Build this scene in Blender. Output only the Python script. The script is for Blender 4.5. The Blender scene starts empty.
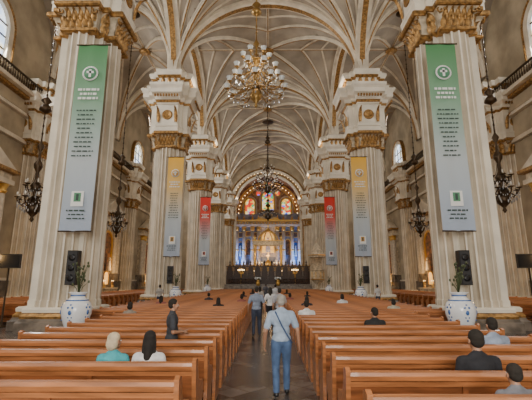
import bpy, math, random
import numpy as np
from mathutils import Vector, Matrix
random.seed(7)
pi=math.pi; sin=math.sin; cos=math.cos; sqrt=math.sqrt
# ---------------------------------------------------------------- materials
def mat(name,col,rough=.6,metal=0,nscale=0,namt=.2,bump=0,emit=None,estr=0,col2=None,stretch=None,coat=0,trans=0):
    m=bpy.data.materials.new(name); m.use_nodes=True
    nt=m.node_tree; b=nt.nodes['Principled BSDF']
    b.inputs['Base Color'].default_value=(*col,1); b.inputs['Roughness'].default_value=rough
    b.inputs['Metallic'].default_value=metal
    if coat: b.inputs['Coat Weight'].default_value=coat
    if trans: b.inputs['Transmission Weight'].default_value=trans
    if emit: b.inputs['Emission Color'].default_value=(*emit,1); b.inputs['Emission Strength'].default_value=estr
    if nscale:
        tc=nt.nodes.new('ShaderNodeTexCoord'); mp=nt.nodes.new('ShaderNodeMapping')
        nt.links.new(tc.outputs['Object'],mp.inputs['Vector'])
        if stretch: mp.inputs['Scale'].default_value=stretch
        n=nt.nodes.new('ShaderNodeTexNoise'); n.inputs['Scale'].default_value=nscale; n.inputs['Detail'].default_value=6
        nt.links.new(mp.outputs[0],n.inputs['Vector'])
        r=nt.nodes.new('ShaderNodeValToRGB')
        c2=col2 if col2 else tuple(c*(1-namt) for c in col)
        c1=col if col2 else tuple(min(1,c*(1+namt*.5)) for c in col)
        r.color_ramp.elements[0].position=.35; r.color_ramp.elements[0].color=(*c2,1)
        r.color_ramp.elements[1].position=.65; r.color_ramp.elements[1].color=(*c1,1)
        nt.links.new(n.outputs['Fac'],r.inputs['Fac']); nt.links.new(r.outputs['Color'],b.inputs['Base Color'])
        if bump:
            bp=nt.nodes.new('ShaderNodeBump'); bp.inputs['Strength'].default_value=bump; bp.inputs['Distance'].default_value=.05
            nt.links.new(n.outputs['Fac'],bp.inputs['Height']); nt.links.new(bp.outputs[0],b.inputs['Normal'])
    return m
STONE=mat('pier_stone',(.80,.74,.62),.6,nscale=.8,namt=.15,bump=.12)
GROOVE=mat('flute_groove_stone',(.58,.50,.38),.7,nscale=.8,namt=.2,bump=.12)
STONE2=mat('carved_stone',(.62,.52,.37),.6,nscale=3,namt=.4,bump=.5)
PLAS=mat('vault_plaster',(.39,.335,.265),.8,nscale=.35,namt=.32,bump=.1)
WALLM=mat('wall_plaster',(.42,.345,.235),.75,nscale=.5,namt=.3,bump=.1)
RIB=mat('rib_cream',(.70,.62,.49),.6,nscale=1,namt=.2)
GOLD=mat('dull_gold',(.38,.21,.065),.42,metal=.55,nscale=6,namt=.55,bump=.4)
BGOLD=mat('bright_gold',(.80,.50,.14),.3,metal=.75)
MARB=mat('grey_marble',(.20,.165,.13),.35,nscale=2,namt=.5)
WOOD=mat('pew_wood',(.30,.10,.032),.4,nscale=3,namt=.45,bump=.05,stretch=(.6,6,6),coat=.15)
WOODT=mat('pew_wood_rail',(.44,.165,.057),.34,nscale=3,namt=.35,stretch=(.6,6,6),coat=.3)
DWOOD=mat('dark_wood',(.05,.024,.013),.4,nscale=5,namt=.5)
BLACK=mat('black_plastic',(.012,.012,.014),.35)
IRON=mat('dark_bronze',(.07,.045,.025),.4,metal=.7)
WHITE=mat('white_ceramic',(.80,.82,.84),.15)
STATUE=mat('statue_plaster',(.62,.55,.44),.5,nscale=4)
BLUEP=mat('blue_glaze',(.06,.15,.40),.2)
LEAF=mat('leaf_green',(.07,.09,.035),.5,nscale=8)
BULB=mat('bulb',(1,.95,.85),.3,emit=(1,.85,.6),estr=2.2)
BULBD=mat('bulb_unlit',(.75,.72,.65),.2)
BULB2=mat('altar_bulb',(1,.9,.7),.3,emit=(1,.62,.25),estr=6)
GLASS=mat('tulip_glass',(.70,.74,.74),.15)
CRYS=mat('crystal',(.65,.68,.7),.08,metal=.5)
# ---------------------------------------------------------------- mesh builder
class MB:
    def __init__(s): s.v=[];s.f=[];s.m=[];s.sm=[];s.mats=[]
    def mi(s,m):
        if m not in s.mats: s.mats.append(m)
        return s.mats.index(m)
    def add(s,vs,fs,m,smooth=False,M=None):
        o=len(s.v)
        if M is not None: vs=[M@Vector(p) for p in vs]
        s.v.extend([tuple(p) for p in vs]); i=s.mi(m)
        for f in fs: s.f.append(tuple(a+o for a in f)); s.m.append(i); s.sm.append(smooth)
    def box(s,c,d,m,M=None):
        x,y,z=c;a,b,h=d[0]/2,d[1]/2,d[2]/2
        vs=[(x+i*a,y+j*b,z+k*h) for k in(-1,1) for j in(-1,1) for i in(-1,1)]
        s.add(vs,[(0,2,3,1),(4,5,7,6),(0,1,5,4),(2,6,7,3),(0,4,6,2),(1,3,7,5)],m,False,M)
    def loft(s,secs,m,smooth=False,cap=True,closed=True,M=None):
        n=len(secs[0]); vs=[p for q in secs for p in q]; fs=[]
        for k in range(len(secs)-1):
            for i in range(n if closed else n-1):
                j=(i+1)%n; fs.append((k*n+i,k*n+j,(k+1)*n+j,(k+1)*n+i))
        if cap: fs.append(tuple(range(n-1,-1,-1))); fs.append(tuple((len(secs)-1)*n+i for i in range(n)))
        s.add(vs,fs,m,smooth,M)
    def lathe(s,prof,m,c=(0,0,0),n=16,smooth=True,M=None,cap=True):
        secs=[[(c[0]+r*cos(2*pi*i/n),c[1]+r*sin(2*pi*i/n),c[2]+z) for i in range(n)] for r,z in prof]
        s.loft(secs,m,smooth,cap,True,M)
    def tube(s,pts,r,m,n=6,M=None,smooth=True):
        pts=[Vector(p) for p in pts]; secs=[]; up=None
        for k,p in enumerate(pts):
            t=(pts[min(k+1,len(pts)-1)]-pts[max(k-1,0)]).normalized()
            if up is None:
                up=Vector((0,0,1)) if abs(t.z)<.9 else Vector((1,0,0))
            u=(up-t*up.dot(t)).normalized(); w=t.cross(u); up=u
            rr=r[k] if isinstance(r,(list,tuple)) else r
            secs.append([tuple(p+u*rr*cos(2*pi*i/n)+w*rr*sin(2*pi*i/n)) for i in range(n)])
        s.loft(secs,m,smooth,True,True,M)
    def ell(s,c,r,m,n=10,M=None,smooth=True):
        k=max(4,n//2+1); secs=[]
        for j in range(k+1):
            a=-pi/2+pi*j/k; a=max(-pi/2+.06,min(pi/2-.06,a))
            secs.append([(c[0]+r[0]*cos(a)*cos(2*pi*i/n),c[1]+r[1]*cos(a)*sin(2*pi*i/n),c[2]+r[2]*sin(a)) for i in range(n)])
        s.loft(secs,m,smooth,True,True,M)
    def obj(s,name,loc=(0,0,0),rz=0,parent=None):
        me=bpy.data.meshes.new(name); me.from_pydata(s.v,[],s.f)
        for m in s.mats: me.materials.append(m)
        me.polygons.foreach_set('material_index',s.m); me.polygons.foreach_set('use_smooth',s.sm)
        me.update()
        o=bpy.data.objects.new(name,me); bpy.context.scene.collection.objects.link(o)
        o.location=loc; o.rotation_euler=(0,0,rz)
        if parent: o.parent=parent
        return o
def inst(o,name,loc,rz=0,sc=(1,1,1)):
    p=bpy.data.objects.new(name,o.data); bpy.context.scene.collection.objects.link(p)
    p.location=loc; p.rotation_euler=(0,0,rz); p.scale=sc; return p
# ---------------------------------------------------------------- layout constants
PX=8.67; WX=20.0; SP=20.2; RISE=8.2; BAY=15.5
PY=[1.5+BAY*k for k in range(6)]      # 1.5,17,32.5,48,63.5,79
# ---------------------------------------------------------------- floor
fm=bpy.data.materials.new('floor_marble_tiles'); fm.use_nodes=True
nt=fm.node_tree; b=nt.nodes['Principled BSDF']
tc=nt.nodes.new('ShaderNodeTexCoord'); mp=nt.nodes.new('ShaderNodeMapping'); mp.inputs['Rotation'].default_value=(0,0,pi/4)
br=nt.nodes.new('ShaderNodeTexBrick')
br.inputs['Scale'].default_value=1; br.inputs['Brick Width'].default_value=.45; br.inputs['Row Height'].default_value=.45
br.offset=0; br.inputs['Mortar Size'].default_value=.014; br.inputs['Bias'].default_value=0
br.inputs['Color1'].default_value=(.26,.225,.20,1); br.inputs['Color2'].default_value=(.07,.056,.05,1); br.inputs['Mortar'].default_value=(.03,.024,.02,1)
nt.links.new(tc.outputs['Object'],mp.inputs[0]); nt.links.new(mp.outputs[0],br.inputs['Vector'])
nz=nt.nodes.new('ShaderNodeTexNoise'); nz.inputs['Scale'].default_value=2.5; nt.links.new(tc.outputs['Object'],nz.inputs['Vector'])
mx=nt.nodes.new('ShaderNodeMix'); mx.data_type='RGBA'; mx.blend_type='MULTIPLY'; mx.inputs[0].default_value=.7
nt.links.new(br.outputs['Color'],mx.inputs[6]); nt.links.new(nz.outputs['Fac'],mx.inputs[7])
nt.links.new(mx.outputs[2],b.inputs['Base Color']); b.inputs['Roughness'].default_value=.26
f=MB(); f.box((0,38,-.1),(2*WX+1,106,.2),fm); f.obj('floor')
# ---------------------------------------------------------------- vault
def zf(x,y,a,bb):
    u=max(0,1-(x/a)**2); w=max(0,1-(y/bb)**2)
    return SP+RISE*max(sqrt(u),sqrt(w))
bays=[]
for k in range(6):
    yc=PY[0]-BAY/2+BAY*k
    bays.append((0,yc,PX,BAY/2))
    for sg in(-1,1): bays.append((sg*(PX+WX)/2,yc,(WX-PX)/2,BAY/2))
vm=MB(); N=36
for (xc,yc,a,bb) in bays:
    vs=[];fs=[]
    for j in range(N+1):
        for i in range(N+1):
            x=-a*cos(pi*i/N); y=-bb*cos(pi*j/N); vs.append((xc+x,yc+y,zf(x,y,a,bb)))
    for j in range(N):
        for i in range(N):
            p=j*(N+1)+i; fs.append((p,p+N+1,p+N+2,p+1))
    vm.add(vs,fs,PLAS,False)
vm.obj('ceiling')
rb=MB()
def rib(p0,p1,xc,yc,a,bb,w,h,gold=True,steps=18,both=False):
    dx,dy=p1[0]-p0[0],p1[1]-p0[1]; L=sqrt(dx*dx+dy*dy); side=Vector((-dy/L,dx/L,0))
    pts=[]
    for k in range(steps+1):
        t=(1-cos(pi*k/steps))/2 if both else 1-cos(pi/2*k/steps)
        x=p0[0]+dx*t; y=p0[1]+dy*t; pts.append(Vector((xc+x,yc+y,zf(x,y,a,bb))))
    A=[];B=[];C=[]
    for k,p in enumerate(pts):
        t=(pts[min(k+1,steps)]-pts[max(k-1,0)]).normalized(); n=side.cross(t)
        if n.z>0 : n=-n
        if abs(n.z)<.05:
            n2=Vector((xc,yc,n.z))-Vector((p.x,p.y,0)); n2.z=0
            if n.dot(n2)<0:n=-n
        q=p-n*.05
        A.append([tuple(q-side*w/2),tuple(q-side*w/2+n*h*.6),tuple(q-side*w*.28+n*h*.65),tuple(q-side*w*.2+n*h)])
        B.append([tuple(q-side*w*.2+n*h),tuple(q+side*w*.2+n*h)])
        C.append([tuple(q+side*w*.2+n*h),tuple(q+side*w*.28+n*h*.65),tuple(q+side*w/2+n*h*.6),tuple(q+side*w/2)])
    rb.loft(A,RIB,False,False,False); rb.loft(B,GOLD if gold else RIB,False,False,False); rb.loft(C,RIB,False,False,False)
for (xc,yc,a,bb) in bays:
    nave=xc==0
    for sx in(-1,1):
        for sy in(-1,1):
            c=(sx*a,sy*bb)
            rib(c,(0,0),xc,yc,a,bb,.42,.34)
            rib(c,(0,sy*bb*.45),xc,yc,a,bb,.28,.24,gold=nave)
            rib(c,(sx*a*.45,0),xc,yc,a,bb,.28,.24,gold=nave)
            if nave:
                rib(c,(0,sy*bb*.72),xc,yc,a,bb,.2,.18,gold=False)
                rib(c,(sx*a*.72,0),xc,yc,a,bb,.2,.18,gold=False)
    rib((-a,bb),(a,bb),xc,yc,a,bb,1.25,.5,steps=36,both=True)
    if nave:
        for sx in(-1,1): rib((sx*a,-bb),(sx*a,bb),xc,yc,a,bb,1.25,.5,steps=36,both=True)
    rib((0,-bb),(0,bb),xc,yc,a,bb,.26,.2,steps=4); rib((-a,0),(a,0),xc,yc,a,bb,.26,.2,steps=4)
    rb.lathe([(.1,0),(.5,.02),(.7,.2),(.6,.35)],GOLD,(xc,yc,SP+RISE-.5),16)
rb.obj('vault_ribs')
# ---------------------------------------------------------------- piers
FR=[0,.22,.34,.46,.61,.76,.88]
def fluted(sc,z,dep=.12,flag=None):
    pts=[]; c=.6;R=.74; nf=6
    for q in range(4):
        ca,sa=cos(q*pi/2),sin(q*pi/2); loc=[(.93,-.93)]
        if flag is not None: flag.append(0)
        a0,a1=-1.25,1.25
        for i in range(nf):
            for t in FR:
                th=a0+(a1-a0)*(i+t)/nf
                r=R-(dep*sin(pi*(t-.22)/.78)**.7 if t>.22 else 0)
                loc.append((c+r*cos(th),r*sin(th)))
                if flag is not None: flag.append(1 if t>=.22 else 0)
        loc.append((c+R*cos(a1),R*sin(a1)))
        if flag is not None: flag.append(0)
        for x,y in loc: pts.append(((x*ca-y*sa)*sc,(x*sa+y*ca)*sc,z))
    return pts
def cross(sc,z,e=1.3,w=.74,k=.95):
    pts=[]
    for q in range(4):
        ca,sa=cos(q*pi/2),sin(q*pi/2)
        for x,y in[(k,-k),(k,-w),(e,-w),(e,w),(k,w)]: pts.append(((x*ca-y*sa)*sc,(x*sa+y*ca)*sc,z))
    return pts
def leaf(mb,x,y,z,ang,w,h,m):
    M=Matrix.Translation((x,y,z))@Matrix.Rotation(ang,4,'Z')
    secs=[]
    for k in range(6):
        t=k/5; ww=w*(.7+.5*sin(pi*t))*(1-.55*t*t); out=.05+.32*h*t*t+(0.1*h*(t>.9)); zz=h*(t if t<.95 else .88)
        secs.append([(out-.02,-ww/2,zz),(out+.03,-ww/4,zz),(out+.07,0,zz),(out+.03,ww/4,zz),(out-.02,ww/2,zz)])
    mb.loft(secs,m,True,False,False,M)
def make_pier():
    p=MB()
    def L(lv,m,fn=cross): p.loft([fn(s,z) for s,z in lv],m)
    L([(1.36,0),(1.36,.35),(1.28,.42),(1.26,.5)],MARB)
    L([(1.24,.48),(1.26,.58),(1.2,.66),(1.16,.72)],GOLD)
    L([(1.19,.72),(1.2,.85),(1.14,.92)],STONE)
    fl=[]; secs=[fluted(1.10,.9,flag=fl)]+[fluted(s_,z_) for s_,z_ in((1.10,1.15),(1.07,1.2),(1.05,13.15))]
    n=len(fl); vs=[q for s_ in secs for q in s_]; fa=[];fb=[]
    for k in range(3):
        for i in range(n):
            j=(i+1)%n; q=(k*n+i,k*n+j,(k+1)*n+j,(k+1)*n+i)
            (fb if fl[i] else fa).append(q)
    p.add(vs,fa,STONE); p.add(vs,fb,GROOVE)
    L([(1.07,13.1),(1.13,13.15),(1.13,13.28),(1.07,13.32)],GOLD)
    L([(1.04,13.3),(1.06,13.8),(1.16,14.1),(1.3,14.22)],STONE2)
    L([(1.36,14.2),(1.4,14.26),(1.4,14.42),(1.33,14.5)],GOLD)
    L([(1.27,14.45),(1.27,14.9),(1.3,14.95),(1.3,15.1),(1.22,15.15),(1.22,16.9),(1.3,17.0),(1.3,17.2)],STONE)
    L([(1.33,17.1),(1.38,17.25),(1.38,17.35)],GOLD)
    L([(1.45,17.3),(1.5,17.6),(1.72,17.75),(1.78,17.8),(1.78,18.15),(1.92,18.4),(1.95,18.6),(1.3,18.7)],STONE)
    L([(1.3,18.65),(1.3,18.9),(1.2,18.95),(1.2,19.5),(1.26,19.55)],STONE)
    L([(1.26,19.5),(1.36,19.6),(1.36,19.75)],GOLD)
    L([(1.4,19.7),(1.5,19.95),(1.5,20.15),(1.3,20.3)],STONE)
    for q in range(4):
        for tier,(z,h,off) in enumerate([(13.3,.5,0),(13.65,.6,.5)]):
            for i in range(5):
                t=-.62+1.24*(i+off*.8)/4.4
                a=q*pi/2; x,y=1.36,t*1.0
                leaf(p,x*cos(a)-y*sin(a),x*sin(a)+y*cos(a),z,a,.3,h,GOLD)
            a=q*pi/2+pi/4; leaf(p,1.36*cos(a),1.36*sin(a),z,a,.4,h,GOLD)
        a=q*pi/2; R=Matrix.Rotation(a,4,'Z')
        for sy in(-.78,.78):
            pts=[(1.58+.0*k,sy+ (.22-.017*k)*cos(k*.7),14.05+(.22-.017*k)*sin(k*.7)) for k in range(12)]
            p.tube(pts,.045,GOLD,5,R)
        p.lathe([(.45,0),(.45,.05),(.36,.09),(.3,.05),(.02,.05)],GOLD,(0,0,0),18,True,R@Matrix.Translation((1.58,0,16))@Matrix.Rotation(pi/2,4,'Y'))
        for k in range(9):
            yy=-.95+1.9*k/8
            p.box((1.78*1.27,yy,17.52),(.14,.12,.2),GOLD,R)
        for sy in(-.75,.75): leaf(p,*(R@Vector((1.6,sy,15.3))),a,.3,1.4,GOLD)
        for sy in(-.55,0,.55): leaf(p,*(R@Vector((1.5,sy,18.95))),a,.35,.6,GOLD)
    return p
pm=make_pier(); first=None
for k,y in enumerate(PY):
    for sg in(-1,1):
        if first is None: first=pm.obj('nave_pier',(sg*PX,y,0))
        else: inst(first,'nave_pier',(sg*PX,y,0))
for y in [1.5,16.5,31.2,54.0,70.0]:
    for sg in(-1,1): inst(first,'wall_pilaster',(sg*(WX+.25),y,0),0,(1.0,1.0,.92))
# ---------------------------------------------------------------- walls
def stained(name,cols,scale,st):
    m=bpy.data.materials.new(name); m.use_nodes=True; nt=m.node_tree; b=nt.nodes['Principled BSDF']
    tc=nt.nodes.new('ShaderNodeTexCoord'); vo=nt.nodes.new('ShaderNodeTexVoronoi'); vo.inputs['Scale'].default_value=scale
    nt.links.new(tc.outputs['Object'],vo.inputs['Vector'])
    sep=nt.nodes.new('ShaderNodeSeparateColor'); nt.links.new(vo.outputs['Color'],sep.inputs[0])
    r=nt.nodes.new('ShaderNodeValToRGB'); r.color_ramp.interpolation='CONSTANT'
    e=r.color_ramp.elements; e[0].color=(*cols[0],1); e[1].position=1/len(cols); e[1].color=(*cols[1],1)
    for i,c in enumerate(cols[2:]): q=e.new((i+2)/len(cols)); q.color=(*c,1)
    nt.links.new(sep.outputs[0],r.inputs[0]); nt.links.new(r.outputs[0],b.inputs['Emission Color']); b.inputs['Emission Strength'].default_value=st
    b.inputs['Base Color'].default_value=(.1,.1,.1,1); b.inputs['Roughness'].default_value=.2
    return m
GW=stained('clerestory_glass',[(.85,.92,1),(.7,.82,1),(1,.9,.6),(.9,.95,1),(.6,.75,1)],1.8,2.2)
GS=stained('apse_stained_glass',[(.9,.05,.02),(1,.5,.05),(.08,.2,.9),(1,.85,.5),(.8,.06,.03),(.08,.45,.15),(1,.7,.2)],1.7,1.3)
def arched(mb,xc,z0,zs,r,y,m,n=14,M=None,hole=None):
    pts=[(xc-r,y,z0)]+[(xc-r*cos(pi*i/n),y,zs+r*sin(pi*i/n)) for i in range(n+1)]+[(xc+r,y,z0)]
    mb.add(pts,[tuple(range(len(pts)))],m,False,M)
def archframe(mb,xc,z0,zs,r,y,w,d,m,n=16,M=None):
    path=[(xc-r,z0),(xc-r,zs)]+[(xc-r*cos(pi*i/n),zs+r*sin(pi*i/n)) for i in range(1,n)]+[(xc+r,zs),(xc+r,z0)]
    out=[(xc-r-w,z0),(xc-r-w,zs)]+[(xc-(r+w)*cos(pi*i/n),zs+(r+w)*sin(pi*i/n)) for i in range(1,n)]+[(xc+r+w,zs),(xc+r+w,z0)]
    secs=[[(a[0],y,a[1]),(a[0],y-d,a[1]),(o[0],y-d,o[1]),(o[0],y,o[1])] for a,o in zip(path,out)]
    mb.loft(secs,m,False,True,True,M)
for sg,nm in((-1,'left'),(1,'right')):
    w=MB(); w.box((sg*(WX+.5),33,14.5),(1,95,29),WALLM)
    w.obj('wall_'+nm)
    t=MB()
    for (z,h,dep,m) in[(15.2,.25,.35,RIB),(15.9,.9,.22,WALLM),(16.5,.25,.6,GOLD),(16.8,.3,.95,RIB),(1.0,2.0,.15,MARB),(2.1,.2,.25,RIB),(13.0,.3,.3,RIB)]:
        t.box((sg*(WX-dep/2),33,z),(dep,94,h),m)
    t.obj('trim_cornice_'+nm)
    g=MB()
    g.box((sg*(WX-.8),33,17.85),(.12,94,.12),IRON); g.box((sg*(WX-.8),33,17.0),(.08,94,.08),IRON)
    yy=-13.5
    while yy<79:
        g.lathe([(.04,0),(.09,.25),(.04,.5),(.04,.85)],IRON,(sg*(WX-.8),yy,17.0),5); yy+=.28
    g.obj('balcony_railing_'+nm)
    for k,y in enumerate([-6.25,9.25,24.2,40.25,55.75,71.25]):
        M=Matrix.Translation((sg*(WX-.02),y,0))@Matrix.Rotation(-sg*pi/2,4,'Z')
        q=MB(); arched(q,0,18.2,20.6,1.7,-.05,GW,M=M)
        archframe(q,0,18.2,20.6,1.7,0,.5,.35,RIB,M=M); archframe(q,0,18.2,20.6,2.2,0,.12,.45,GOLD,M=M)
        for xx in(-.6,.6): q.box((xx,-.1,20),(.08,.1,3.6),IRON,M)
        for zz in(19,20,21): q.box((0,-.1,zz),(3.3,.1,.08),IRON,M)
        q.box((0,-.2,18.05),(4.8,.5,.3),RIB,M)
        q.obj('window_%s_%d'%(nm,k+1))
PAINT=mat('altar_painting',(.34,.15,.06),.5,nscale=2.2,col2=(.05,.04,.035))
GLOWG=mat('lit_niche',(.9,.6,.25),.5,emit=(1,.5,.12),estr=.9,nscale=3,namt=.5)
def side_altar():
    a=MB()
    a.box((0,-.9,.1),(7,1.8,.2),MARB); a.box((0,-.8,.65),(3.6,1.0,.9),STONE2); a.box((0,-.8,1.15),(3.9,1.15,.12),RIB)
    a.box((0,-.25,1.5),(7,.5,2.8),MARB)
    a.box((0,-.15,6),(6.6,.3,7),STONE2)
    for x in(-2.9,-1.9,1.9,2.9):
        a.box((x,-.55,2.4),(.75,.75,1),MARB)
        a.lathe([(.36,2.9),(.3,3.1),(.3,8.0),(.26,8.2)],STATUE,(x,-.55,0),14)
        a.lathe([(.28,8.2),(.4,8.4),(.32,8.5),(.48,8.9)],BGOLD,(x,-.55,0),12)
    a.box((0,-.5,9.1),(7.2,1,.35),RIB); a.box((0,-.45,9.5),(6.8,.8,.5),STONE2); a.box((0,-.6,9.9),(7.5,1.3,.25),GOLD)
    a.add([(-3.7,-.1,10),(3.7,-.1,10),(0,-.1,12),(-3.7,-1.1,10),(3.7,-1.1,10),(0,-1.1,12)],[(0,1,2),(3,5,4),(0,3,4,1),(1,4,5,2),(0,2,5,3)],RIB)
    arched(a,0,3.2,6.6,1.25,-.34,PAINT); archframe(a,0,3.2,6.6,1.25,-.3,.25,.2,BGOLD)
    arched(a,0,1.6,2.5,.6,-.56,GLOWG); archframe(a,0,1.6,2.5,.6,-.5,.12,.1,BGOLD)
    a.lathe([(.3,0),(.26,.3),(.2,.9),(.22,1.15),(.1,1.3)],STATUE,(0,-.8,3.2),12); a.ell((0,-.8,4.65),(.13,.14,.17),STATUE)
    for x in(-1.4,-1,1,1.4):
        a.lathe([(.12,0),(.04,.08),(.06,.3),(.03,.35),(.03,.75)],BGOLD,(x,-.9,1.2),8); a.ell((x,-.9,2.03),(.035,.035,.07),BULB2,6)
    return a
sa=side_altar(); fa=None
for y in(9,24.3,38.8,47.0,62.5):
    for sg in(-1,1):
        M=-sg*pi/2
        if fa is None: fa=sa.obj('side_altar',(sg*WX,y,0),M)
        else: inst(fa,'side_altar',(sg*WX,y,0),M)
# chancel arch wall
cw=MB()
AR=7.0; AS=17.2
for sg in(-1,1): cw.box((sg*(AR+WX)/2,79.5,14.5),(WX-AR,1.0,29),WALLM)
n=24
secs=[]
for i in range(n+1):
    x=-AR*cos(pi*i/n); z=AS+AR*sin(pi*i/n); secs.append([(x,79,z),(x,79,29),(x,80,29),(x,80,z)])
cw.loft(secs,WALLM,False,True,True)
cw.obj('wall_chancel')
t=MB(); archframe(t,0,1.5,AS,AR-.45,79,.5,.35,RIB,28); archframe(t,0,1.5,AS,AR+.1,79,.22,.4,GOLD,28); archframe(t,0,1.5,AS,AR+.6,79,.5,.3,RIB,28)
archframe(t,0,1.5,AS,AR+1.3,79,.15,.35,GOLD,28)
for i in range(33):
    a=pi*i/32; t.ell((-(AR+.5)*cos(a),78.55,AS+(AR+.5)*sin(a)),(.06,.06,.06),BULB2,6)
t.obj('trim_chancel_arch')
BLUEW=mat('apse_wall',(.34,.38,.48),.6,nscale=.6,namt=.5)
ch=MB(); R=8.2; YB=90.0
for sg in(-1,1): ch.box((sg*(R+.25),85,9),(.5,10,18),BLUEW)
ch.box((0,YB+.25,9),(17,.5,18),BLUEW)
FRESCO=mat('apse_fresco',(.58,.40,.20),.6,nscale=.9,col2=(.22,.08,.06),bump=.1)
secs=[[(-R*cos(pi*i/24),y,17.8+R*sin(pi*i/24)) for i in range(25)] for y in(80,YB)]
ch.loft(secs,FRESCO,True,False,False)
ch.add([(-R,YB,17.8)]+[(-R*cos(pi*i/24),YB,17.8+R*sin(pi*i/24)) for i in range(25)],[tuple(range(26))],FRESCO)
ch.obj('wall_apse')
rt=MB()
for x,zs,r in((-4.3,20.2,1.05),(0,21.6,1.35),(4.3,20.2,1.05)):
    arched(rt,x,17.6 if x else 18.6,zs,r,YB-.1,GS); archframe(rt,x,17.6 if x else 18.6,zs,r,YB-.05,.3,.3,BGOLD); archframe(rt,x,17.6 if x else 18.6,zs,r+.4,YB-.05,.25,.2,RIB)
    rt.box((x,YB-.2,19.5),(.08,.08,4),IRON)
for x,z in((-2.3,22.6),(2.3,22.6),(0,24.6)):
    MM=Matrix.Translation((x,YB-.12,z))@Matrix.Rotation(pi/2,4,'X')
    rt.lathe([(.55,0),(.55,.02)],GS,(0,0,0),16,False,MM); rt.lathe([(.56,-.05),(.7,-.05),(.7,.15),(.56,.15)],BGOLD,(0,0,0),16,False,MM,cap=False)
for rr in(6.4,7.5):
    rt.tube([(-rr*cos(pi*i/24),YB-.3,17.8+rr*sin(pi*i/24)) for i in range(25)],.14,BGOLD,6)
for i in range(25):
    a=pi*i/24; rt.ell((-6.95*cos(a),YB-.4,17.8+6.95*sin(a)),(.10,.1,.10),BULB2,6)
    if i%2: rt.tube([(-6.4*cos(a),YB-.25,17.8+6.4*sin(a)),(-5.6*cos(a),YB-.25,17.8+5.6*sin(a))],.07,BGOLD,5)
rt.obj('window_apse')
r=MB()
r.box((0,YB-.9,3.6),(15.5,1.8,4.2),MARB)
for x in(-7.2,-5.6,-3.6,-2.2,2.2,3.6,5.6,7.2):
    r.box((x,YB-1.2,6.2),(1.0,1.0,1.1),RIB)
    r.lathe([(.5,6.7),(.42,6.95),(.4,10),(.35,13.4)],STATUE,(x,YB-1.2,0),16); r.lathe([(.36,13.4),(.55,13.7),(.42,13.9),(.65,14.4)],BGOLD,(x,YB-1.2,0),12)
    r.lathe([(.43,8.8),(.5,8.95),(.5,9.1),(.43,9.2)],BGOLD,(x,YB-1.2,0),12)
    r.lathe([(.15,0),(.3,.3),(.1,.7),(.02,1.1)],BGOLD,(x,YB-1.2,16.1),8)
r.box((0,YB-1,14.7),(16,1.8,.5),RIB); r.box((0,YB-.9,15.2),(15.6,1.4,.6),STONE2); r.box((0,YB-1.1,15.75),(16.2,2.1,.4),BGOLD); 
for k in range(22): r.ell((-7.6+.72*k,YB-1.7,15.2),(.16,.08,.2),BGOLD,6)
for x in(-6.4,-2.9,2.9,6.4):
    arched(r,x,7.5,10.4,.45 if abs(x)<3 else .55,YB-.1,GLOWG if abs(x)<3 else BLUEP)
    archframe(r,x,7.5,10.4,.45 if abs(x)<3 else .55,YB-.05,.12,.2,BGOLD)
    r.lathe([(.3,0),(.28,.5),(.2,1.3),(.25,1.8),(.1,2.1)],STATUE,(x,YB-.7,7.6),10); r.ell((x,YB-.7,9.9),(.2,.2,.26),STATUE,8)
    r.box((x,YB-.2,12.6),(1.0,.3,1.2),BGOLD); r.box((x,YB-.38,12.6),(.75,.06,.95),PAINT)
for x in(-4.6,4.6):
    r.box((x,YB-.15,12.9),(1.3,.3,1.2),BGOLD); r.box((x,YB-.33,12.9),(1.05,.06,.95),PAINT)
    arched(r,x,8,11,.5,YB-.1,PAINT); archframe(r,x,8,11,.5,YB-.05,.15,.2,BGOLD)
r.box((0,YB-.7,11),(3.6,1.0,7),STONE2)
arched(r,0,8.4,11.8,1.35,YB-1.25,GLOWG); archframe(r,0,8.4,11.8,1.35,YB-1.2,.3,.4,BGOLD)
r.lathe([(.55,0),(.5,.8),(.3,1.8),(.38,2.3),(.14,2.8)],STATUE,(0,YB-1.8,8.5),12); r.ell((0,YB-1.8,11.55),(.24,.24,.32),STATUE,8)
r.add([(-2.8,YB-1.8,16),(2.8,YB-1.8,16),(0,YB-1.8,17.8),(-2.8,YB-.6,16),(2.8,YB-.6,16),(0,YB-.6,17.8)],[(0,1,2),(3,5,4),(0,3,4,1),(1,4,5,2),(0,2,5,3)],BGOLD)
r.obj('altarpiece')
p=MB()
for i in range(6): p.box((0,(61+i*.4+89.9)/2,.125+i*.25),(14.0,89.9-(61+i*.4),.25),MARB)
p.obj('presbytery_platform')
al=MB()
al.box((0,0,.5),(4.2,1.3,1.0),WHITE); al.box((0,0,1.05),(4.6,1.5,.12),BGOLD); al.box((0,.9,1.2),(5.2,.6,2.4),RIB)
al.box((0,.9,2.9),(1.6,.7,1.0),BGOLD); al.lathe([(.9,0),(.85,.4),(.5,.9),(.1,1.3)],BGOLD,(0,.9,3.4),14)
al.box((0,.9,5.3),(.12,.1,1.5),BGOLD); al.box((0,.9,5.55),(.8,.1,.12),BGOLD)
for x in(-2.2,-1.7,-1.2,1.2,1.7,2.2):
    al.lathe([(.16,0),(.05,.15),(.09,.6),(.04,.7),(.04,1.6)],BGOLD,(x,.9,2.4),8); al.ell((x,.9,4.1),(.06,.06,.12),BULB2,6)
al.obj('high_altar',(0,76,1.5))
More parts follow.
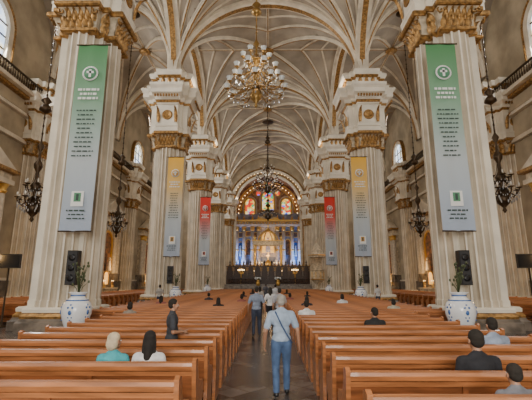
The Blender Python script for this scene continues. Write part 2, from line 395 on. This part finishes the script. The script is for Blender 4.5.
# gilded baldachin over the altar
bd=MB()
for x in(-2.6,2.6):
    for y in(-1.4,1.4):
        bd.box((x,y,.6),(.7,.7,1.2),MARB); bd.lathe([(.3,1.2),(.22,1.4),(.2,7.0),(.32,7.5)],BGOLD,(x,y,0),10)
        bd.lathe([(.12,8.3),(.25,8.6),(.05,9.4)],BGOLD,(x,y,0),8)
for y in(-1.4,1.4): bd.box((0,y,7.9),(6.0,.5,.8),STONE2); bd.box((0,y,8.35),(6.3,.7,.12),BGOLD)
for x in(-2.6,2.6): bd.box((x,0,7.9),(.5,2.6,.8),STONE2); bd.box((x,0,8.35),(.7,3.2,.12),BGOLD)
for k in range(8):
    a=k*pi/4+pi/8; bd.tube([(2.2*cos(a),1.3*sin(a),8.4),(1.9*cos(a),1.15*sin(a),9.3),(1.0*cos(a),.6*sin(a),10.2),(0,0,10.7)],.1,BGOLD,6)
bd.lathe([(.35,0),(.45,.2),(.15,.5),(.08,.6),(.2,.9),(.03,1.3)],BGOLD,(0,0,10.5),10)
bd.obj('baldachin',(0,77.2,1.5))
# dark carved choir stalls with canopies
st=MB()
for i in range(12):
    x=-6.6+1.2*i
    st.box((x,0,1.5),(1.15,.15,3.0),DWOOD); st.box((x,.35,.45),(1.1,.6,.12),DWOOD); st.box((x-.56,.3,.7),(.1,.7,1.4),DWOOD)
    archframe(st,x,2.2,2.7,.42,-.05,.1,.1,GOLD,8); st.lathe([(.12,0),(.2,.2),(.06,.45),(.14,.6),(.02,1.1)],DWOOD,(x,0,3.0),6)
    st.lathe([(.1,0),(.13,.2),(.04,.4),(.02,.7)],GOLD,(x+.6,0,3.0),6)
st.box((0,0,3.0),(14.4,.4,.15),DWOOD); st.box((0,-.1,.3),(14.2,.3,.6),DWOOD)
st.obj('choir_stalls',(0,67.5,1.5))
rl=MB()
for sg in(-1,1):
    rl.box((sg*4.0,0,.95),(5.2,.3,.12),DWOOD); rl.box((sg*4.0,0,.06),(5.2,.35,.12),DWOOD)
    for i in range(18): rl.lathe([(.06,.1),(.1,.35),(.04,.6),(.07,.9)],DWOOD,(sg*(1.5+i*.29),0,0),6)
rl.obj('communion_rail',(0,64.2,1.5))
cd=MB(); cd.lathe([(.35,0),(.1,.15),(.06,1.2),(.1,1.3),(.05,2.2)],BGOLD,(0,0,0),8)
for i in range(6):
    a=i*pi/3; cd.tube([(0,0,1.8),(.3*cos(a),.3*sin(a),1.7),(.5*cos(a),.5*sin(a),2.1)],.03,BGOLD,5); cd.ell((.5*cos(a),.5*sin(a),2.35),(.06,.06,.14),BULB2,6)
cd.ell((0,0,2.4),(.06,.06,.16),BULB2,6)
c0=cd.obj('candelabrum',(-4.5,65.5,1.5)); inst(c0,'candelabrum',(4.5,65.5,1.5)); inst(c0,'candelabrum',(-2,71,1.5)); inst(c0,'candelabrum',(2,71,1.5))
fl=MB(); fl.lathe([(.25,0),(.35,.5),(.2,.8),(.3,.95)],BGOLD,(0,0,0),10)
for i in range(40):
    a=random.random()*6.28; rr=.5*sqrt(random.random()); fl.ell((rr*cos(a),rr*sin(a),1.05+.5*random.random()*(1-rr)),(.1,.1,.09),random.choice([WHITE,WHITE,LEAF,GLASS]),6)
f0=fl.obj('flower_vase',(-1.6,62.9,1.26)); inst(f0,'flower_vase',(1.6,62.9,1.26))
pu=MB()
pu.lathe([(.7,0),(.3,.3),(.25,1.5),(.9,2.2),(.95,2.3),(.95,3.4),(1.05,3.5)],STONE2,(0,0,0),8,False)
pu.lathe([(1.0,2.2),(1.02,2.3)],BGOLD,(0,0,0),8,False); pu.box((0,1.0,4.2),(1.5,.15,2.6),STONE2)
pu.lathe([(1.25,5.3),(1.3,5.6),(.9,5.9),(.6,6.6),(.15,7.3),(.03,8.0)],STONE2,(0,0,0),8,False); pu.lathe([(1.32,5.55),(1.34,5.65)],BGOLD,(0,0,0),8,False)
for i in range(8):
    a=(i+.5)*pi/4; pu.box((.9*cos(a),.9*sin(a),2.85),(.06,.3,.8),BGOLD,None)
pu.obj('pulpit',(7.0,55.5,0))
# ---------------------------------------------------------------- pews
def pew(L):
    p=MB()
    M=Matrix.Translation((0,0,.40))@Matrix.Rotation(math.radians(7),4,'X')
    p.box((L/2,.02,.26),(L-.08,.022,.46),WOOD,M)
    p.box((L/2,.015,.05),(L-.08,.045,.10),WOOD,M)
    prof=[(-.035,.47),(-.04,.52),(-.025,.555),(.01,.565),(.045,.555),(.06,.52),(.05,.47)]
    p.loft([[(x,a,b) for a,b in prof] for x in(.03,L-.03)],WOODT,False,True,True,M)
    p.box((L/2,-.005,.43),(L-.1,.03,.05),WOODT,M)
    for i in range(1,3): p.box((L*i/3,.0,.23),(.06,.03,.42),WOOD,M)
    p.loft([[(x,a,b) for a,b in[(.02,.40),(.44,.425),(.46,.44),(.45,.455),(.02,.435)]] for x in(.04,L-.04)],WOODT)
    p.box((L/2,.40,.36),(L-.1,.025,.10),WOOD)
    out=[(-.10,0),(.44,0),(.44,.08),(.38,.14),(.40,.38),(.47,.43),(.47,.60),(.42,.66),(.30,.67),(.16,.70),(.08,.80),(.03,.97),(-.05,1.0),(-.11,.97),(-.10,.85),(-.04,.5),(-.05,.14),(-.10,.08)]
    for x0 in(0,L-.05,L/2-.02):
        o=out if x0 in(0,L-.05) else [(-.02,0),(.42,0),(.38,.1),(.38,.4),(-.0,.42)]
        p.loft([[(x0,a,b) for a,b in o],[(x0+.05,a,b) for a,b in o]],WOODT if len(o)>6 else WOOD)
    p.box((L/2,-.26,.17),(L-.3,.14,.035),WOODT)
    for x in(.25,L/2,L-.25): p.box((x,-.17,.10),(.04,.22,.03),WOOD); p.box((x,-.27,.075),(.04,.08,.15),WOOD)
    return p
LP=5.4; LS=3.85
pwl=pew(LP); pws=pew(LS); base={}
AX=.86
for k in range(55):
    for sg in(-1,1):
        y=(4.1 if sg<0 else 3.62)+.9*k
        L=LS if y<13.3 else LP
        x=-AX-L if sg<0 else AX-.03
        if L not in base: base[L]=(pws if L==LS else pwl).obj('pew',(x,y,0))
        else: inst(base[L],'pew',(x,y,0))
ps=pew(5.0); sb=None
for k in range(50):
    y=6.0+.95*k
    for sg in(-1,1):
        if 16.3<y<18: continue
        x=-16.2 if sg<0 else 11.2
        if sb is None: sb=ps.obj('aisle_pew',(x,y,0))
        else: inst(sb,'aisle_pew',(x,y,0))
# ---------------------------------------------------------------- vases with plants, speakers, banners
v=MB()
v.box((0,0,.06),(.7,.7,.12),MARB)
vp=[(.26,.12),(.30,.18),(.22,.28),(.24,.36),(.36,.62),(.44,.9),(.45,1.08),(.40,1.25),(.26,1.38),(.20,1.45),(.22,1.52),(.30,1.58),(.27,1.58),(.18,1.5)]
v.lathe(vp,WHITE,(0,0,0),28)
for z,rr in((.36,.24),(1.48,.215),(1.33,.325)): v.lathe([(rr-.01,-.02),(rr+.012,-.012),(rr+.012,.012),(rr-.01,.02)],BLUEP,(0,0,z),28)
for i in range(5):
    a=i*2*pi/5-pi/2
    for (dz,da,s) in((.98,0,.085),(1.12,.15,.035),(.84,.12,.035),(1.12,-.15,.035),(.84,-.12,.035),(1.2,0,.03),(.74,0,.03)):
        rr=.435 if .85<dz<1.15 else .405
        v.ell((rr*cos(a+da),rr*sin(a+da),dz),(.02+s*.5*abs(sin(a)),.02+s*.5*abs(cos(a)),s),BLUEP,8)
for i in range(22):
    a=random.random()*6.28; h=.3+.7*random.random(); sp=.05+.27*random.random()
    pts=[(0,0,1.5),(sp*.4*cos(a),sp*.4*sin(a),1.5+h*.6),(sp*cos(a),sp*sin(a),1.5+h)]
    v.tube(pts,[.006,.013,.003],LEAF,4)
    v.ell(pts[2],(.035,.035,.05),LEAF,5)
v0=None
for y,X in((12.6,6.05),(29.9,7.0),(45.4,7.0)):
    for sg in(-1,1):
        if v0 is None: v0=v.obj('talavera_vase_with_plant',(sg*X,y,0))
        else: inst(v0,'talavera_vase_with_plant',(sg*X,y,0))
s=MB(); s.box((0,0,0),(.42,.3,1.35),BLACK); 
GR=mat('speaker_grille',(.03,.03,.032),.7)
s.box((0,-.16,0),(.36,.02,1.28),GR)
for z in(-.4,0,.4): s.lathe([(.13,0),(.14,.02),(.06,.03)],BLACK,(0,0,0),14,True,Matrix.Translation((0,-.165,z))@Matrix.Rotation(pi/2,4,'X'))
s.box((0,.25,.3),(.06,.3,.06),IRON); s.box((0,.25,-.3),(.06,.3,.06),IRON)
s0=None
for y in PY[1:3]:
    for sg in(-1,1):
        if s0 is None: s0=s.obj('wall_speaker',(sg*7.75,y-1.5,2.45))
        else: inst(s0,'wall_speaker',(sg*7.75,y-1.5,2.45))
def bannermat(nm,top,mid):
    m=bpy.data.materials.new(nm); m.use_nodes=True; nt=m.node_tree; b=nt.nodes['Principled BSDF']
    tc=nt.nodes.new('ShaderNodeTexCoord'); sp=nt.nodes.new('ShaderNodeSeparateXYZ'); rr=nt.nodes.new('ShaderNodeValToRGB')
    nt.links.new(tc.outputs['Generated'],sp.inputs[0]); nt.links.new(sp.outputs['Z'],rr.inputs[0]); nt.links.new(rr.outputs[0],b.inputs['Base Color'])
    e=rr.color_ramp.elements; e[0].position=.02; e[0].color=(.38,.45,.56,1); e[1].position=.97; e[1].color=(*top,1)
    q=e.new(.35); q.color=(.48,.54,.57,1); q=e.new(.68); q.color=(*mid,1)
    b.inputs['Roughness'].default_value=.8
    return m
INK=mat('banner_ink',(.05,.08,.07),.8); INKR=mat('banner_red',(.4,.06,.05),.8); INKW=mat('banner_white_print',(.8,.82,.8),.8)
def banner(y,sg,m,emb):
    b=MB(); w=1.28;h=8.2; nx,nz=8,24; vs=[];fs=[]
    for j in range(nz+1):
        for i in range(nx+1):
            x=-w/2+w*i/nx; z=h*j/nz; vs.append((x,.035*sin(i*1.3+j*.25)*(1-j/nz*.6),z))
    for j in range(nz):
        for i in range(nx): q=j*(nx+1)+i; fs.append((q,q+1,q+nx+2,q+nx+1))
    b.add(vs,fs,m,True)
    b.tube([(-w/2-.1,0,h),(w/2+.1,0,h)],.035,IRON); b.tube([(-w/2-.02,0,0),(w/2+.02,0,0)],.03,IRON)
    b.tube([(0,0,h),(0,.6,h+.3)],.02,IRON)
    R=Matrix.Rotation(pi/2,4,'X')
    b.lathe([(.34,0),(.34,.015),(.02,.016)],INKW,(0,0,0),20,True,Matrix.Translation((0,-.05,6.8))@R)
    b.lathe([(.27,0),(.27,.01),(.02,.011)],emb,(0,0,0),16,True,Matrix.Translation((0,-.066,6.8))@R)
    b.box((0,-.083,6.8),(.1,.01,.36),INKW); b.box((0,-.083,6.85),(.3,.01,.1),INKW)
    # printed headline and verses: words made of separate strokes
    def words(z,hh,width,ink):
        x=-width/2
        while x<width/2-.05:
            wl=.05+.16*random.random(); wl=min(wl,width/2-x); b.box((x+wl/2,-.055,z),(wl,.01,hh),ink); x+=wl+.045
    for k,(wd,hh) in enumerate([(.9,.10),(.7,.10),(.85,.10)]): words(6.05-k*.2,hh,wd,INKW)
    for k in range(11): words(5.1-k*.2,.05,.55+.35*random.random(),INK)
    b.box((0,-.055,1.3),(.5,.01,.62),INKW); b.box((0,-.062,1.36),(.28,.01,.36),emb); b.box((0,-.068,1.36),(.1,.01,.26),INK)
    words(.82,.06,.8,INK); words(.66,.05,.6,INK); words(.5,.05,.7,INK)
    b.obj('hanging_banner',(sg*(7.62 if sg<0 else 7.5),y-1.95,3.85))
BM=[bannermat('banner_green',(.07,.24,.085),(.20,.37,.24)),bannermat('banner_yellow',(.80,.45,.05),(.75,.50,.17)),bannermat('banner_red_cloth',(.70,.03,.02),(.65,.09,.06))]
EM=[mat('emblem_green',(.10,.28,.16),.8),mat('emblem_ochre',(.6,.35,.1),.8),INKR]
for k,y in enumerate(PY[1:4]):
    for sg in(-1,1): banner(y,sg,BM[k],EM[k])
tv=MB(); tv.box((0,0,2.8),(1.1,.08,.62),BLACK); tv.box((0,-.045,2.8),(1.02,.01,.54),mat('screen_glass',(.01,.012,.016),.1)); tv.lathe([(.4,0),(.4,.04),(.04,.08),(.035,2.7)],IRON,(0,.08,0),12)
t0=tv.obj('television_on_stand',(-11.5,17.2,0)); inst(t0,'television_on_stand',(11.5,17.2,0))
# ---------------------------------------------------------------- chandeliers
def chandelier(tiers,chain,metal,bulbs,glass=True):
    c=MB()
    c.lathe([(.02,-.3),(.12,-.15),(.06,0),(.3,.25),(.42,.55),(.2,.9),(.08,1.1),(.14,1.5),(.3,1.8),(.12,2.1),(.07,2.6),(.22,2.9),(.25,3.1),(.08,3.4),(.05,3.9),(.2,4.2),(.05,4.5),(.04,5.0)],metal,(0,0,0),14)
    for (z,rad,n,ph) in tiers:
        c.tube([(rad*.55*cos(2*pi*i/32),rad*.55*sin(2*pi*i/32),z-.15) for i in range(33)],.03,metal,5)
        for i in range(n):
            a=2*pi*i/n+ph; ca,sa=cos(a),sin(a)
            pts=[(r_*ca,r_*sa,zz) for r_,zz in[(.1,z+.15),(rad*.25,z+.25),(rad*.45,z-.1),(rad*.7,z-.28),(rad*.92,z-.12),(rad,z+.1)]]
            c.tube(pts,.04,metal,5)
            c.lathe([(.02,0),(.15,.05),(.16,.08)],metal,(rad*ca,rad*sa,z+.08),8)
            if glass: c.lathe([(.05,.12),(.13,.22),(.15,.34),(.2,.44)],GLASS,(rad*ca,rad*sa,z),8,cap=False)
            c.ell((rad*ca,rad*sa,z+.34),(.05,.05,.12),bulbs,6)
            for k in range(3):
                r2=rad*(.92-.2*k); c.ell((r2*ca,r2*sa,z-.38-.1*k),(.045,.045,.10),CRYS,4,smooth=False)
            b=2*pi*(i+1)/n+ph
            for k in range(1,6):
                t=k/6; aa=a+(b-a)*t; zz=z+.02-.35*sin(pi*t); c.ell((rad*.95*cos(aa),rad*.95*sin(aa),zz),(.03,.03,.05),CRYS,4,smooth=False)
            c.tube([(rad*.12*ca,rad*.12*sa,z+1.0),(rad*.4*ca,rad*.4*sa,z+.35),(rad*.85*ca,rad*.85*sa,z+.05)],.010,metal,4)
    c.tube([(0,0,4.9),(0,0,4.9+chain)],.035,metal,5)
    zz=5.0
    while zz<4.9+chain:
        c.ell((0,0,zz),(.07,.03,.12),metal,6); zz+=.5
    c.lathe([(.05,0),(.35,.2),(.3,.4),(.12,.6),(.3,.8),(.05,1.1)],metal,(0,0,6.3),12)
    c.lathe([(.03,0),(.5,.3),(.6,.4),(.1,.7)],metal,(0,0,4.9+chain-.7),12)
    return c
AGOLD=mat('aged_gold',(.36,.22,.07),.35,metal=.7)
big=chandelier([(.9,1.85,12,0),(2.0,1.4,9,.2),(3.1,.85,6,.1)],27.6-12.8-4.9,AGOLD,BULB)
big.obj('crystal_chandelier',(-.75,22.5,12.9))
b2=chandelier([(.9,1.75,12,0),(2.0,1.3,9,.2),(3.1,.8,6,.1)],27.6-12.8-4.9,IRON,BULBD,False)
b2.obj('bronze_chandelier',(-.05,45,12.2))
sm=chandelier([(.9,.85,8,0),(1.7,.55,6,.2)],17.5,IRON,BULBD,False)
s1=sm.obj('aisle_chandelier',(-13.4,21.5,5.5)); inst(s1,'aisle_chandelier',(13.4,21.5,6.0)); inst(s1,'aisle_chandelier',(-13.4,33.8,6.0)); inst(s1,'aisle_chandelier',(13.4,33.8,6.0)); inst(s1,'sanctuary_chandelier',(0,60,11.5),0,(1.6,1.6,.74))
# ---------------------------------------------------------------- people
SKINS=[mat('skin_tan',(.38,.20,.12),.5),mat('skin_brown',(.28,.14,.08),.5)]
LIP=mat('lips',(.35,.12,.09),.5); EYEW=mat('eye_white',(.7,.7,.68),.3); EYED=mat('eye_dark',(.03,.02,.015),.2)
_cm={}
def cloth(c):
    if c not in _cm: _cm[c]=mat('cloth_%d'%len(_cm),c,.85,nscale=7,namt=.25,bump=.5)
    return _cm[c]
class Prim:
    def __init__(s,kind,a,b,ra,rb,lab): s.k=kind;s.a=np.array(a,float);s.b=np.array(b,float);s.ra=ra;s.rb=rb;s.l=lab
    def dist(s,P):
        if s.k=='c':
            d=s.b-s.a; t=np.clip(((P-s.a)@d)/max(1e-9,d@d),0,1); q=s.a+t[:,None]*d
            return np.linalg.norm(P-q,axis=1)-(s.ra+(s.rb-s.ra)*t)
        q=(P-s.a)/s.b; return (np.linalg.norm(q,axis=1)-1)*min(s.b)
    def mesh(s,mb,m):
        if s.k=='c':
            mb.ell(s.a,(s.ra,)*3,m,12); mb.ell(s.b,(s.rb,)*3,m,12)
            mb.tube([tuple(s.a),tuple(s.b)],[s.ra,s.rb],m,12)
        else: mb.ell(s.a,tuple(s.b),m,16)
def remesh(prims,voxel,mats,out,M,sm=3):
    t=MB(); dm=list(mats.values())[0]
    for p in prims: p.mesh(t,dm)
    o=t.obj('tmp'); md=o.modifiers.new('r','REMESH'); md.mode='VOXEL'; md.voxel_size=voxel
    s=o.modifiers.new('s','SMOOTH'); s.iterations=sm; s.factor=.5
    dg=bpy.context.evaluated_depsgraph_get(); e=o.evaluated_get(dg); me=bpy.data.meshes.new_from_object(e)
    V=np.zeros(len(me.vertices)*3); me.vertices.foreach_get('co',V); V=V.reshape(-1,3)
    F=[tuple(p.vertices) for p in me.polygons]
    C=np.array([V[list(f)].mean(axis=0) for f in F])
    D=np.stack([p.dist(C) for p in prims]); idx=D.argmin(axis=0)
    groups={}
    for i,f in enumerate(F): groups.setdefault(prims[idx[i]].l,[]).append(f)
    base=len(out.v); out.v.extend([tuple(M@Vector(v)) for v in V])
    for l,fs in groups.items():
        mi=out.mi(mats[l])
        for f in fs: out.f.append(tuple(a+base for a in f)); out.m.append(mi); out.sm.append(True)
    bpy.data.objects.remove(o); bpy.data.meshes.remove(me)
def human(name,x,y,head=0,H=1.72,pose='stand',shirt=(.5,.5,.5),pants=(.05,.06,.1),hair=(.02,.015,.01),hs='short',fem=False,vox=.016,skin=0,sleeve='short',z=0,yaw=0,strap=None):
    s=H/1.72; S=Matrix.Scale(s,4); out=MB(); c=lambda a,b,ra,rb,l: P.append(Prim('c',a,b,ra,rb,l)); e=lambda a,r,l:P.append(Prim('e',a,r,0,0,l)); P=[]
    sw=.87 if fem else 1.0
    sit=pose=='sit'
    z0=(.45/s+.115) if sit else (.75 if pose=='kneel' else .95)
    e((0,0,z0),(.168,.122,.135),'pants')
    e((0,.01,z0+.15),(.158*sw,.118,.17),'shirt'); e((0,0,z0+.34),(.185*sw,.122,.18),'shirt')
    e((0,-.015,z0+.40),(.19*sw,.10,.10),'shirt')
    e((0,.0,z0+.02),(.176,.131,.11),'shirt')
    c((-.165*sw,-.005,z0+.44),(.165*sw,-.005,z0+.44),.062,.062,'shirt')
    c((-.06,-.005,z0+.485),(.06,-.005,z0+.485),.05,.05,'shirt')
    c((0,-.01,z0+.47),(0,.012,z0+.60),.056,.052,'skin')
    c((0,-.01,z0+.49),(0,-.004,z0+.515),.066,.063,'shirt')
    if pose=='walk': legs=[((-.09,0,.90),(-.10,.05,.50),(-.10,-.13,.13),(-.115,.0,.04)),((.09,0,.90),(.10,.15,.52),(.10,.18,.10),(.12,.33,.04))]
    elif pose=='sit': legs=[((q*.09,.03,z0-.01),(q*.12,.44,.52/s),(q*.12,.40,.11),(q*.13,.54,.045)) for q in(-1,1)]
    elif pose=='kneel': legs=[((q*.09,.0,z0-.03),(q*.10,.12,.28),(q*.10,-.28,.16),(q*.10,-.34,.06)) for q in(-1,1)]
    else: legs=[((q*.09,0,.90),(q*.105,.02,.49),(q*.11,-.02,.10),(q*.13,.13,.04)) for q in(-1,1)]
    for h,k,a,t in legs:
        c(h,k,.102,.072,'pants'); c(k,a,.070,.058,'pants'); 
        mid=[k[i]*.6+a[i]*.4 for i in range(3)]; e((mid[0],mid[1]-.015,mid[2]),(.064,.068,.12),'pants')
        c((a[0],a[1]-.03,max(.045,a[2]-.05)),t,.045,.036,'shoe')
    arms=[]
    for q in(-1,1):
        sh=(q*.185*sw,-.005,z0+.43)
        if pose=='walk':
            el,wr=((q*.285,-.05,z0+.15),(q*.30,.08 if q<0 else .02,z0-.09))
            if q>0: el,wr=((.28,-.10,z0+.17),(.31,-.03,z0-.08))
        elif sit: el,wr=((q*.225,.04,z0+.16),(q*.10,.26,z0+.09))
        elif pose=='kneel': el,wr=((q*.21,.14,z0+.22),(q*.06,.36,z0+.30))
        elif pose=='fold': el,wr=((q*.24,.02,z0+.15),(q*.02+.05*q,.20,z0+.14))
        else: el,wr=((q*.26,-.03,z0+.15),(q*.27,.04,z0-.08))
        shv,elv,wrv=Vector(sh),Vector(el),Vector(wr)
        c(sh,el,.052,.041,'skin' if sleeve=='short' else 'shirt'); c(el,wr,.041,.027,'skin' if sleeve=='short' else 'shirt')
        m1=shv.lerp(elv,.72 if sleeve=='short' else 1); c(sh,tuple(m1),.068,.062 if sleeve=='short' else .05,'shirt')
        if sleeve=='long': c(el,tuple(elv.lerp(wrv,.93)),.05,.036,'shirt')
        d=(wrv-elv).normalized(); pe=wrv+d*.085
        fwd=Vector((0,1,0)); sd=(fwd-d*fwd.dot(d)).normalized() if abs(d.y)<.9 else Vector((1,0,0)); nr=d.cross(sd)*1.0
        for kx in(-.022,-.007,.008,.023): c(tuple(wrv+d*.02+sd*kx*.6),tuple(pe+sd*kx),.016,.012,'skin')
        arms.append((wrv,d,sd,nr,pe,q))
    mats={'pants':cloth(pants),'shirt':cloth(shirt),'skin':SKINS[skin],'shoe':BLACK}
    remesh(P,vox,mats,out,S)
    for wrv,d,sd,nr,pe,q in arms:
        inn=nr*(1 if (nr.x*-q)>0 else -1) if abs(nr.x)>.2 else nr
        for kx,L in((.025,.072),(.009,.08),(-.008,.075),(-.024,.058)):
            p0=pe+sd*kx-d*.01; p1=p0+d*L*.5+inn*.006; p2=p1+d*L*.35+inn*.016; p3=p2+d*L*.2+inn*.02
            out.tube([tuple(S@Vector(p)) for p in(p0,p1,p2,p3)],[.0092*s,.0086*s,.0078*s,.0055*s],SKINS[skin],7)
        p0=wrv+d*.03+sd*.018; p1=p0+sd*.028+d*.02+inn*.01; p2=p1+d*.03+sd*.006+inn*.01; p3=p2+d*.022
        out.tube([tuple(S@Vector(p)) for p in(p0,p1,p2,p3)],[.012*s,.0105*s,.0095*s,.006*s],SKINS[skin],7)
    HM=S@Matrix.Translation((0,.015,z0+.655))@Matrix.Rotation(math.radians(yaw),4,'Z'); P=[]
    e((0,-.012,.035),(.074,.093,.088),'skin'); e((0,.022,-.03),(.060,.072,.085),'skin'); c((0,.06,-.085),(0,.065,-.085),.028,.028,'skin')
    c((0,.092,.005),(0,.108,-.028),.009,.014,'skin'); c((-.03,.078,.022),(.03,.078,.022),.014,.014,'skin')
    for q in(-1,1): e((q*.076,-.005,-.01),(.010,.02,.032),'skin'); e((q*.035,.068,-.03),(.024,.02,.022),'skin')
    remesh(P,.0075 if vox<.02 else .011,mats,out,HM,2)
    for q in(-1,1): out.ell((q*.03,.083,.002),(.013,.012,.009),EYEW,8,HM); out.ell((q*.03,.092,.002),(.006,.005,.006),EYED,6,HM); out.tube([(q*.015,.094,.022),(q*.045,.086,.022)],.004,EYED,5,HM)
    out.tube([(-.024,.086,-.055),(0,.095,-.054),(.024,.086,-.055)],[.003,.006,.003],LIP,6,HM)
    P=[]; hc=cloth(hair)
    e((0,-.022,.045),(.083,.097,.088),'h'); e((0,-.045,.0),(.078,.07,.075),'h')
    if hs=='long': e((0,-.05,-.05),(.088,.065,.11),'h'); c((0,-.06,-.06),(0,-.09,-.21),.075,.055,'h'); c((-.06,-.03,0),(-.07,-.04,-.16),.035,.03,'h'); c((.06,-.03,0),(.07,-.04,-.16),.035,.03,'h')
    if hs=='bob': e((0,-.045,-.03),(.093,.078,.095),'h')
    if hs=='bun': e((0,-.12,.04),(.045,.045,.045),'h')
    remesh(P,.01 if vox<.02 else .014,{'h':hc},out,HM,2)
    if strap:
        out.tube([tuple(S@Vector(p)) for p in[(-.13,.10,z0+.40),(-.12,.02,z0+.50),(-.10,-.10,z0+.46),(0,-.135,z0+.25),(.12,-.14,z0+.05),(.19,-.07,z0-.05)]],.012,cloth(strap),6)
    return out.obj(name,(x,y,z),math.radians(head))
JE=(.075,.13,.25)
human('walking_man',.23,7.05,2,1.67,'walk',(.36,.45,.57),JE,(.35,.32,.28),vox=.012,sleeve='short',strap=(.05,.09,.2))
human('standing_man',-1.78,7.46,-75,1.58,'fold',(.045,.05,.06),(.05,.05,.07),vox=.014)
human('walking_man',-.42,14.4,0,1.72,'walk',(.22,.26,.34),(.04,.05,.08),vox=.018)
human('walking_woman',.10,17.2,0,1.66,'walk',(.70,.70,.70),(.02,.02,.025),hs='long',fem=True,vox=.02)
human('standing_man',.45,15.6,0,1.65,'stand',(.35,.35,.38),(.03,.03,.04),vox=.02)
human('standing_woman',-.5,24,0,1.62,'stand',(.5,.45,.4),(.03,.03,.04),hs='long',fem=True,vox=.03)
human('standing_man',.5,27,0,1.72,'stand',(.6,.6,.62),(.04,.05,.08),vox=.03)
human('standing_man',-.2,36,0,1.72,'stand',(.1,.1,.12),(.04,.05,.08),vox=.03)
human('standing_man',7.6,27.5,30,1.70,'stand',(.6,.6,.6),(.04,.05,.08),vox=.03)
human('standing_man',-7.4,27.0,0,1.70,'stand',(.4,.38,.35),(.04,.05,.08),vox=.03)
human('standing_priest',0,73.5,180,1.74,'stand',(.7,.7,.68),(.7,.7,.68),vox=.03,z=1.5)
def seated(x,row,side,**k):
    y=(4.1 if side<0 else 3.62)+.9*row+.215
    human(k.pop('name','seated_person'),x,y,pose='sit',**k)
seated(-1.98,1,-1,name='seated_woman',H=1.56,shirt=(.07,.40,.45),hair=(.60,.50,.33),hs='bob',fem=True,vox=.014,yaw=-25)
seated(-1.52,1,-1,name='seated_woman',H=1.60,shirt=(.72,.72,.72),hair=(.015,.012,.01),hs='long',fem=True,vox=.014)
seated(2.42,1,1,name='seated_man',H=1.74,shirt=(.018,.018,.022),vox=.014)
seated(3.62,3,1,name='seated_man',H=1.70,shirt=(.28,.33,.42),vox=.014)
seated(2.28,0,1,name='seated_child',H=1.36,shirt=(.2,.2,.22),vox=.014)
seated(2.45,6,1,name='seated_man',H=1.68,shirt=(.02,.02,.02),vox=.02,yaw=20)
seated(1.15,9,1,name='seated_man',H=1.75,shirt=(.7,.7,.68),vox=.02)
seated(-4.3,9,-1,name='seated_woman',H=1.6,shirt=(.3,.25,.2),hs='bob',fem=True,vox=.02)
cols=[(.03,.03,.04),(.6,.6,.6),(.3,.1,.08),(.12,.2,.35),(.45,.4,.3),(.02,.02,.02)]
for (x,rw,sd) in[(-2.0,13,-1),(-1.3,17,-1),(-3.2,19,-1),(-1.6,24,-1),(1.6,14,1),(3.4,16,1),(1.2,20,1),(2.6,25,1),(4.6,12,1),(-4.8,15,-1),(-1.2,30,-1),(1.5,31,1)]:
    seated(x,rw,sd,H=1.6+.15*random.random(),shirt=random.choice(cols),hs=random.choice(['short','bob','long']),vox=.03)
for (x,k,sh) in((-11.7,7,(.55,.2,.18)),(-12.6,7,(.4,.4,.4)),(-12.2,10,(.6,.6,.6)),(11.9,7,(.3,.3,.32)),(12.9,8,(.1,.1,.12))):
    human('seated_person',x,6.0+.95*k+.215,pose='sit',H=1.65,shirt=sh,hs='bob',vox=.025)
# ---------------------------------------------------------------- lights
def area(name,loc,rot,size,e,col,sy=None):
    l=bpy.data.lights.new(name,'AREA'); l.energy=e; l.color=col; l.size=size
    if sy: l.shape='RECTANGLE'; l.size_y=sy
    o=bpy.data.objects.new(name,l); bpy.context.scene.collection.objects.link(o); o.location=loc; o.rotation_euler=rot; return o
def point(name,loc,e,col,r=.15):
    l=bpy.data.lights.new(name,'POINT'); l.energy=e; l.color=col; l.shadow_soft_size=r
    o=bpy.data.objects.new(name,l); bpy.context.scene.collection.objects.link(o); o.location=loc; return o
for y in[-6.25,9.25,24.2,40.25,55.75,71.25]:
    for sg in(-1,1):
        area('window_daylight',(sg*(WX-.7),y,20.2),(0,sg*math.radians(70),0),3.2,1350 if sg<0 else 650,(1,.97,.93),3.2)
area('portal_daylight',(0,-13.5,6),(math.radians(88),0,0),10,4000,(1,.95,.87),9)
area('portal_daylight_left',(-14.3,-13.5,5),(math.radians(88),0,0),5,350,(1,.94,.85),8)
area('portal_daylight_right',(14.3,-13.5,5),(math.radians(88),0,0),5,350,(1,.94,.85),8)
for k,y in enumerate(PY):
    for sg in(-1,1):
        area('added_vault_light',(sg*(PX-2.15),y,18.8),(math.radians(180),0,0),.5,55,(1,.85,.65),1.2)  # added upward lights on the pier ledges, put in to brighten the vault
point('chandelier_light',(-.75,22.5,15.2),300,(1,.85,.65),.8)
point('chandelier_light',(-.05,45,14.5),220,(1,.85,.65),.8)
for sg in(-1,1):
    for y in(9,24.3,38.8,47,62.5): point('side_altar_lamp',(sg*(WX-2.2),y,3.5),200,(1,.58,.22),.2)
    area('apse_blue_light',(sg*6.8,86,6.5),(math.radians(150),0,sg*math.radians(20)),1.5,450,(.14,.34,1.0))
area('apse_warm_light',(0,83,3),(math.radians(150),0,0),2.5,700,(1,.66,.36))
point('altar_lamp',(0,74,7),200,(1,.68,.38),.3)
w=bpy.data.worlds.new('w'); bpy.context.scene.world=w; w.use_nodes=True
w.node_tree.nodes['Background'].inputs[0].default_value=(1,.96,.9,1); w.node_tree.nodes['Background'].inputs[1].default_value=.5
# ---------------------------------------------------------------- camera
cd=bpy.data.cameras.new('camera'); cd.sensor_width=36; cd.lens=385/532*36; cd.clip_end=300
co=bpy.data.objects.new('camera',cd); bpy.context.scene.collection.objects.link(co)
co.location=(0,0,1.9); co.rotation_euler=(math.radians(102.0),0,math.radians(.3)); bpy.context.scene.camera=co
